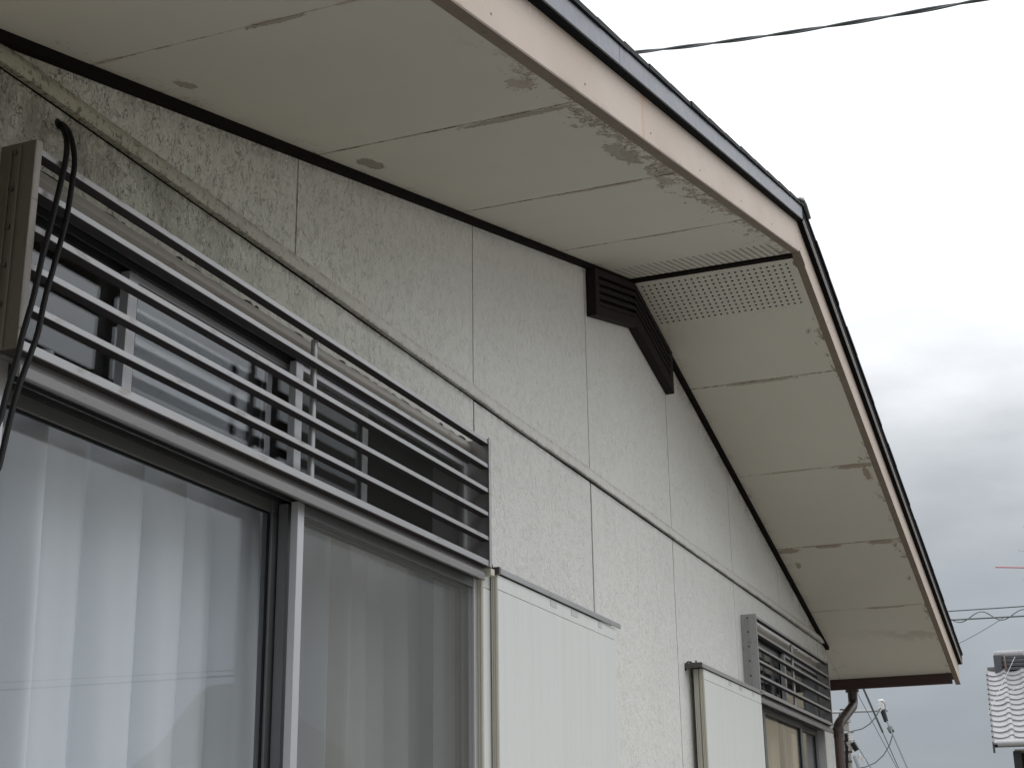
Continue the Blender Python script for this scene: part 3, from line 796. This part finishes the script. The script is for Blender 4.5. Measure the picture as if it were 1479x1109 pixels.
# ------------------------------------------------------------------ curtains
def curtain(x0, x1, y, z0, z1, mat, seed, label, amp=.020, pitch=.098, flare=0.0):
    rg = random.Random(seed)
    ph = [0.0]; xs_ = [x0]
    while xs_[-1] < x1: xs_.append(xs_[-1] + pitch * rg.uniform(.45, 1.45)); ph.append(rg.uniform(.45, 1.3))
    def fn(u, v):
        z = z0 + (z1 - z0) * v
        sway = .016 * math.sin(z * 1.3 + seed) + .006 * math.sin(z * 3.7 + seed * 2)
        x = x0 + (x1 - x0) * u
        q = x + sway * (1 - v) + .004 * math.sin(z * 4 + x * 9)
        i = 0
        while i < len(xs_) - 2 and xs_[i + 1] < q: i += 1
        t = (q - xs_[i]) / (xs_[i + 1] - xs_[i]); t = min(max(t, 0), 1)
        a = ph[i] * amp * (1.0 - .25 * v)
        wv = max(math.sin(math.pi * t), 0.0) ** .62
        return (x + flare * (1 - v) * u, y - a * wv + .003 * math.sin(x * 83 + z), z)
    o = MB().grid(fn, 560, 22).build('curtain', mat)
    b = Vector(((x0 + x1) / 2, y, z0)); o.data.transform(Matrix.Translation(-b)); o.location = b
    o['label'] = label; o['category'] = 'curtain'; o['group'] = 'curtains hanging behind the windows'
    return o
curtain(1.50, 2.86, .200, -1.17, .835, M_LACE, 3, 'pale pleated lace curtain behind the left pane of the near window', .088, .112)
curtain(2.78, 3.93, .222, -1.17, .835, M_LACE2, 9, 'grey pleated lace curtain behind the screened right pane of the near window', .080, .115)
curtain(6.50, 7.80, .118, -1.17, .730, M_BEIGE, 5, 'beige pleated curtain behind the far window, left pane', .014, .13)
curtain(7.82, 8.00, .150, -1.17, .730, M_LACE, 12, 'white curtain edge behind the narrow right pane of the far window', .02, .06, .0)
# things seen dimly through the transom light
def storage_box(x, y, wd, h, label, mat):
    o = MB().prism([(-wd / 2, 0), (wd / 2, 0), (wd / 2 - .012, h), (-wd / 2 + .012, h)], -.10, .10).build('storage_box', mat, None, .008)
    o.location = (x, y, .50); o['label'] = label; o['category'] = 'box'
    MB().prism([(-wd / 2 - .004, h + .0005), (wd / 2 + .004, h + .0005), (wd / 2 + .002, h + .018), (-wd / 2 - .002, h + .018)], -.106, .106).build('lid', mat, o, .004)
    return o
M_FAB = plain('grey_card', (.40, .37, .33), .8)
P(MB().box(2.75, 3.54, .29, .62, .480, .4985), 'cupboard_shelf', M_SHELF)
storage_box(3.00, .45, .22, .33, 'taller pale box seen through the right half of the near transom window', M_FAB)
storage_box(3.27, .45, .20, .27, 'lower pale box at the right end behind the near transom window', M_FAB)

# ------------------------------------------------------------------ black cables from the hole in the wall
def cable(pts, label, r=.0043):
    P0 = [Vector(p) for p in pts]; out = []
    for i in range(len(P0) - 1):
        p0, p1, p2, p3 = P0[max(i - 1, 0)], P0[i], P0[i + 1], P0[min(i + 2, len(P0) - 1)]
        for k in range(8):
            t = k / 8
            out.append(.5 * ((2 * p1) + (p2 - p0) * t + (2 * p0 - 5 * p1 + 4 * p2 - p3) * t * t + (3 * p1 - p0 - 3 * p2 + p3) * t ** 3))
    out.append(P0[-1]); b = out[0].copy()
    o = MB().tube([q - b for q in out], r, 10).build('cable', M_RUBBER); o.location = b
    o['label'] = label; o['category'] = 'cable'; o['group'] = 'black cables hanging from the wall'
    return o
def pp(l): return [tuple(on_y(x, y, Y)) for x, y, Y in l]
c1 = pp([(86, 178, .008), (93, 182, -.015), (102, 197, -.045), (107.6, 229, -.068), (105, 258, -.076), (96, 315, -.080), (81, 373, -.083), (65, 431, -.085), (54.6, 480, -.086), (42, 517, -.087), (27, 559, -.088), (16, 599, -.089), (0, 668, -.092), (-12, 720, -.095)])
c1 += [(c1[-1][0] - .01, -.095, .2), (c1[-1][0] - .01, -.085, GZ + .02)]
c2 = pp([(85, 183, .008), (91, 187, -.012), (96, 204, -.035), (95, 229, -.064), (89, 258, -.074), (75.6, 315, -.079), (60.6, 373, -.082), (47.6, 431, -.084), (33, 482, -.086), (24.5, 517, -.087), (12, 559, -.088), (2, 599, -.089), (-14, 668, -.092)])
c2 += [(c2[-1][0] - .01, -.092, .2), (c2[-1][0] - .01, -.085, GZ + .02)]
cable(c1, 'outer black cable hanging from the wall hole, arching furthest right over the grille')
cable(c2, 'inner black cable hanging from the wall hole, left of its twin')
hl = on_y(84, 179, 0)
P(MB().tube([(hl.x, -.0006, hl.z), (hl.x, .012, hl.z)], .0085, 12), 'cable_hole', M_BLACK, wall)

# ------------------------------------------------------------------ twisted service cable above the roof
def twisted(a, b, r, pitch, n, label, sag=.15):
    a, b = Vector(a), Vector(b); L = (b - a).length; d = (b - a).normalized()
    s1 = d.cross(Vector((0, 0, 1))).normalized(); s2 = s1.cross(d)
    root = empty('service_cable', a, label=label, category='power line')
    for k in range(2):
        pts = []
        for i in range(n + 1):
            t = i / n; ang = 2 * math.pi * t * L / pitch + k * math.pi
            pts.append(d * L * t - Vector((0, 0, sag * 4 * t * (1 - t))) + (s1 * math.cos(ang) + s2 * math.sin(ang)) * r * .9)
        MB().tube(pts, r, 7).build('strand', M_RUBGREY, root)
M_RUBGREY = plain('faded_black_insulation', (.11, .125, .13), .55, var=.2)
twisted(at(835, 84, 9.5), at(1560, -28, 7.2), .0070, .95, 160, 'thick twisted black cable crossing the white sky above the roof', .05)

# ------------------------------------------------------------------ wires behind the right hand eaves
def wire(pts, r, label, mat=None, name='power_line'):
    b = Vector(pts[0]); o = MB().tube([Vector(p) - b for p in pts], r, 6).build(name, mat or M_RUBGREY); o.location = b
    o['label'] = label; o['category'] = 'power line'; return o
def span(a, b, n=14, sag=0.0):
    a, b = Vector(a), Vector(b)
    return [a.lerp(b, i / n) - Vector((0, 0, sag * 4 * (i / n) * (1 - i / n))) for i in range(n + 1)]
wire(span(at(1300, 887, 22), at(1560, 870, 22)), .0085, 'upper straight cable of the bundle crossing between the eaves and the tiled house')
wire(span(at(1300, 899, 22), at(1560, 885, 22)), .011, 'lower straight cable under the looping wire between the eaves and the tiled house')
lp = []
for i in range(91):
    px = 1310 + 250 * i / 90
    lp.append(at(px, 892.5 - (px - 1370) * .055 - 6.8 * math.cos((px - 1417) / 61 * 2 * math.pi), 22.1 + .12 * math.sin((px - 1417) / 61 * 2 * math.pi)))
wire(lp, .0075, 'wavy wire looping round the two straight cables right of the eaves')
wire(span(at(1372, 935, 24), at(1452, 890, 22.1), 8, .02), .0045, 'thin slanting wire running down from the cable bundle to the eaves')

# utility pole
pole_xy = at(1218, 1040, 60)
pole = empty('utility_pole', (pole_xy.x, pole_xy.y, GZ), label='concrete utility pole with steel crossarm and white insulators below the far eaves', category='utility pole')
M_PORC = plain('white_porcelain', (.78, .78, .76), .25, var=.05, scale=3)
M_GALV = plain('galvanised_steel', (.42, .43, .44), .5, metal=.4, var=.2, scale=3)
def PP(mb, name, mat, par=None):
    o = mb.build(name, mat); par = par or pole; o.parent = par
    if par is pole: o.location = -pole.location
    return o
pt = at(1217.5, 1034, 60)
shaft = [(pole_xy.x, pole_xy.y, GZ), (pole_xy.x, pole_xy.y, pt.z)]
PP(MB().tube(shaft, [.24, .195], 16), 'shaft', M_CONC)
a0, a1 = at(1196, 1028.5, 59.7), at(1282, 1025, 59.7)
PP(MB().tube([a0, a1], .075, 4), 'crossarm', M_GALV)
PP(MB().tube([at(1219, 1034, 60) , at(1219, 1024, 60)], [.21, .16], 12), 'pole_cap', M_BLACK)
def insul(px, py, s=1.0, rot=(0, 1)):
    vs = []; c = at(px, py, 59.65)
    pts = []; rs = []
    for k in range(9):
        pts.append(c + Vector((0, 0, (k - 4) * .062 * s))); rs.append((.15 if k % 2 else .075) * s)
    PP(MB().tube(pts, rs, 12), 'insulator', M_PORC)
insul(1273, 1019, 1.0); insul(1228, 1062, .8)
for q in ((1279, 1037), (1241, 1093), (1247, 1095)): insul(*q, .45)
PP(MB().tube([at(1275, 1026, 59.6), at(1280, 1041, 59.4)], [.10, .08], 8), 'strain_insulator', M_RUBBER)
for py in (1041, 1058, 1072, 1083, 1092, 1102):
    c = at(1219.5, py, 60)
    PP(MB().tube([c - Vector((0, 0, .05)), c + Vector((0, 0, .05))], .255, 14), 'pole_band', M_GALV)
PP(MB().tube([at(1226, 1070, 59.5), at(1232, 1082, 59.5)], .12, 8), 'junction_box', M_CONC)
PP(MB().tube([at(1231, 1072, 59.4), at(1238, 1083, 59.4)], .11, 8), 'cable_clamp', M_RUBBER)
PP(MB().tube([at(1222, 1060, 59.6), at(1223, 1085, 59.6), at(1223, 1125, 59.6)], .06, 6), 'pole_conduit', M_RUBBER)
PP(MB().tube([at(1216, 1058, 59.6), at(1233, 1056, 59.6)], .05, 6), 'pole_arm', M_GALV)
for q in (1070, 1086, 1100):
    PP(MB().tube([at(1208, q, 59.7), at(1231, q - 1, 59.7)], .045, 6), 'climbing_step', M_PIPE)
wire(span(at(1240, 978, 56), at(1275, 1057, 58)), .040, 'thick dark cable passing behind the crossarm of the pole')
wire(span(at(1275, 1057, 58), at(1305, 1125, 60)), .016, 'thin continuation of the dark cable, right of the pole')
wire(span(at(1230, 985, 56), at(1304, 1125, 62)), .012, 'thinnest wire running diagonally down beside the crossarm')
wire(span(at(1281, 1041, 59), at(1318, 1125, 55)), .028, 'wire running down right from the strain insulator')
wire([at(1285, 1050, 58.5), at(1288, 1056, 58.4)], .11, 'dark clamp on the wire below the strain insulator', None, 'wire_clamp')
wire([at(1289, 1061, 58.5), at(1285, 1075, 58.5), at(1276, 1090, 58.5), at(1264, 1101, 58.5), at(1250, 1107, 58.5), at(1238, 1109, 58.5)], .020, 'slack loop hanging from the clamp back towards the pole')
wire([at(1273, 1012, 59.3), at(1278, 1016, 59.3), at(1279, 1028, 59.3)], .018, 'short jumper over the white insulator on the crossarm')
wire([at(1272, 1022, 59.3), at(1264, 1036, 59.3), at(1256, 1045, 59.3), at(1245, 1052, 59.3), at(1230, 1055.5, 59.3), at(1216, 1054, 59.3)], .022, 'curved jumper wire from the insulator down to the pole')
wire(span(at(1233, 1068, 59), at(1262, 1115, 57)), .024, 'wire leaving the junction box of the pole')
wire(span(at(1234, 1092, 58), at(1244, 1118, 57)), .060, 'short thick black cable beside the pole')

# ------------------------------------------------------------------ neighbouring house with pantiles
NC = at(1438, 1070.0, 21.0)       # left end of its eaves
aN = math.radians(-86)
nb = empty('tiled_house', (NC.x, NC.y, GZ), label='neighbouring house with silver grey wavy roof tiles at the right edge', category='house')
nb.rotation_euler = (0, 0, aN)
NZ = NC.z - GZ
th = math.radians(25.5)
M_TILE = plain('silver_grey_pantile', (.34, .337, .35), .4, var=.38, scale=5, spots=.1, spotcol=(.2, .19, .2))
M_RIDGE = plain('dark_grey_ridge_tile', (.085, .09, .10), .35, var=.3, scale=6)
M_NWALL = plain('dark_timber_wall', (.020, .018, .018), .7)
M_NSOF = plain('cream_eave_lining', (.42, .40, .32), .7)
PW, EXP = .262, .206
def tile_mesh():
    nu, nv = 14, 1; L = EXP + .05; t = .022
    def hgt(u):     # trough on the left, roll on the right
        return -.021 * math.sin(math.pi * min(u / .74, 1)) if u < .74 else .024 * math.sin(math.pi * (u - .74) / .30)
    def fn(u, v): return (u * PW * 1.04, v * L, hgt(u) + .004 + (1 - v) * .024)
    def fb(u, v): return (u * PW * 1.04, v * L, hgt(u) + .004 + (1 - v) * .024 - t)
    b = MB(); b.grid(fn, nu, nv); b.grid(fb, nu, nv)
    for i in range(nu):
        b._add([fb(i / nu, 0), fb((i + 1) / nu, 0), fn((i + 1) / nu, 0), fn(i / nu, 0)], [(0, 1, 2, 3)])
    b._add([fn(0, 0), fn(0, 1), fb(0, 1), fb(0, 0)], [(0, 1, 2, 3)]); b._add([fn(1, 0), fn(1, 1), fb(1, 1), fb(1, 0)], [(3, 2, 1, 0)])
    me = bpy.data.meshes.new('roof_tile'); me.from_pydata(b.v, [], b.f); me.polygons.foreach_set('use_smooth', b.sm); me.materials.append(M_TILE)
    return me
tm = tile_mesh()
rf = MB().box(-.02, 2.6, -.04, 3.1, -.07, -.036).build('roof', M_NWALL, nb); rf.location = (0, 0, NZ); rf.rotation_euler = (th, 0, 0)
rows = 14
for c in range(9):
    for r_ in range(rows):
        o = bpy.data.objects.new('roof_tile', tm); COL.objects.link(o); o.parent = rf
        o.location = (c * PW - .03 + random.uniform(-.003, .003), r_ * EXP - .10, random.uniform(-.002, .002))
        o.rotation_euler = (random.uniform(-.008, .008), random.uniform(-.008, .008), random.uniform(-.006, .006))
# edge tiles hanging over the verge
ed = bpy.data.meshes.new('verge_tile'); b = MB().box(-.055, -.028, 0, EXP * .86, -.12, .030); ed.from_pydata(b.v, [], b.f); ed.materials.append(M_RIDGE)
for r_ in range(rows):
    o = bpy.data.objects.new('verge_tile', ed); COL.objects.link(o); o.parent = rf; o.location = (.012, r_ * EXP - .09, .0); o.rotation_euler = (-.07, 0, 0)
ry, rz = math.cos(th) * rows * EXP, math.sin(th) * rows * EXP + NZ
for k in range(4):
    MB().box(.10 + .01 * (k % 2), 2.6, ry - .10 + .014 * k, ry + .12 - .014 * k, rz - .035 + k * .058, rz + .008 + k * .058).build('ridge_course', M_RIDGE, nb, .006)
n = 6
for k in range(n):
    MB().tube([(.10 + k * .42, ry, rz + .205), (.10 + k * .42 + .41, ry, rz + .205)], .062, 12).build('ridge_tile', M_TILE, nb)
MB().box(.085, .20, ry - .15, ry + .15, rz - .09, rz + .20).build('ridge_end_tile', M_RIDGE, nb, .02)
MB().tube([(.24, ry - .02, rz + .22), (.24, ry - .17, rz + .10), (.25, ry - .20, rz - .06)], .018, 6).build('ridge_binding', M_PIPE, nb)
MB().tube([(.02, -.09, NZ - .035), (2.6, -.09, NZ - .035)], .045, 10).build('gutter', M_GALV, nb)
MB().box(.22, 2.6, .02, 3.0, NZ - .13, NZ - .11).build('eave_lining', M_NSOF, nb)
MB().box(.24, 2.6, .40, 5.2, .01, NZ - .135).build('wall', M_NWALL, nb)
MB().box(.20, .30, .0, .40, NZ - .40, NZ - .132).build('eave_bracket', M_NWALL, nb)
MB().box(.45, 2.6, .33, .398, NZ - .60, NZ - .24).build('wall_panel', M_NSOF, nb)
wire(span(at(1466, 948, 20.4), at(1428, 1030, 20.3), 6), .0035, 'pale guy wire slanting steeply over the grey roof tiles', M_PORC, 'guy_wire')['category'] = 'guy wire'
wire(span(at(1500, 975, 20.4), at(1434, 1012, 20.2), 6), .0028, 'second fainter guy wire crossing the grey roof tiles at a shallow slant', M_PORC, 'guy_wire')['category'] = 'guy wire'
# beige house across the lane, seen only in the far window's glass
M_BEIGEWALL = plain('beige_rendered_wall', (.52, .44, .33), .8, var=.1, scale=1.5)
bh = empty('beige_house', (22, -2.0, GZ), label='beige walled house across the lane, seen only as a reflection in the far window', category='house')
bhw = MB().box(0, 6, -4.6, 0, 0, 5.2).build('wall', M_BEIGEWALL, bh)
bhr = MB()
bhr._add([(-.5, -5.0, 5.1), (6.5, -5.0, 5.1), (6.5, .35, 5.1), (-.5, .35, 5.1), (3, -5.0, 6.4), (3, .35, 6.4)], [(0, 1, 2, 3)[::-1], (0, 4, 5, 3)[::-1], (1, 2, 5, 4)[::-1], (0, 1, 4), (3, 5, 2)])
bhr.build('roof', M_RIDGE, bh)
for yy in (-3.9,):
    o = MB().box(-.05, .03, yy, yy + 1.5, 2.6, 3.7).build('window', M_ALU_DARK, bh)
    MB().box(-.07, -.052, yy - .06, yy, 2.54, 3.76).box(-.07, -.052, yy + 1.5, yy + 1.56, 2.54, 3.76).box(-.07, -.052, yy, yy + 1.5, 3.7, 3.76).box(-.07, -.052, yy, yy + 1.5, 2.54, 2.6).build('frame', M_ALU_PALE, o)
# television antenna on a mast at the picture's right edge
M_RED = plain('red_painted_metal', (.50, .09, .12), .5, var=.1)
am = at(1535, 960, 21.5)
ant = empty('tv_antenna', (am.x, am.y, rz + GZ + .1), label='television antenna with red boom at the right edge above the tiled house', category='antenna')
def A(mb, nme, mat):
    o = mb.build(nme, mat, ant); o.location = -ant.location; return o
ztop = at(1535, 735, 21.5).z
A(MB().tube([(am.x, am.y, rz + GZ + .1), (am.x, am.y, ztop)], .016, 8), 'mast', M_GALV)
A(MB().tube([at(1437.5, 819, 21.4), at(1560, 821, 21.4)], .0075, 6), 'boom', M_RED)
for px, py, L in ((1479, 760, 5), (1479, 837, 4), (1473, 794.5, 10), (1486, 819, 14)):
    A(MB().tube([at(px - L * .2, py, 21.3), at(px + L, py + .6, 21.5)], .006, 5), 'element', M_GALV)

# ------------------------------------------------------------------ what the glass mirrors: bare tree and wires on the garden side
def bare_tree(base, H, seed, label):
    rg = random.Random(seed); b = MB(); tw = MB()
    M_BARK = plain('grey_bark', (.045, .040, .034), .9)
    def grow(p, d, L, r, k):
        pts = [p]; rs = [r]; q = p.copy(); dd = d.copy()
        for i in range(4):
            dd = (dd + Vector((rg.uniform(-1, 1), rg.uniform(-1, 1), rg.uniform(-.2, .6))) * .16).normalized()
            q = q + dd * L / 4; pts.append(q.copy()); rs.append(r * (1 - .14 * (i + 1)))
        (b if k < 2 else tw).tube(pts, rs, 6 if k < 2 else 4, False)
        if k < 5:
            for _ in range(3 if k < 4 else 4):
                i = rg.randint(1, 4)
                nd = (dd + Vector((rg.uniform(-1, 1), rg.uniform(-1, 1), rg.uniform(-.1, .9))) * .75).normalized()
                grow(pts[i], nd, L * rg.uniform(.55, .8), rs[i] * .70, k + 1)
    grow(Vector((0, 0, 0)), Vector((0, 0, 1)), H * .36, .12, 0)
    root = empty('bare_tree', base, label=label, category='tree')
    b.build('trunk', M_BARK, root); tw.build('crown', M_BARK, root)
v = at(60, 1050, 1); az = math.atan2(-(v.y - CAM.y), v.x)
D_ = 11.0
bare_tree((D_ * math.cos(az), 1.434 - 0 + D_ * math.sin(az), GZ), 4.0, 4, 'leafless tree across the garden, mirrored faintly in the lower left pane')
def mirr(px, py, dist):
    q = at(px, py, dist); return Vector((q.x, -q.y, q.z))
wire(span(mirr(-60, 1000, 30), mirr(420, 970, 30), 10), .016, 'lower dark wire mirrored across the near left pane', M_RUBBER)
wire(span(mirr(-60, 988, 30), mirr(420, 963, 30), 10), .010, 'upper thin wire mirrored across the near left pane', M_RUBBER)
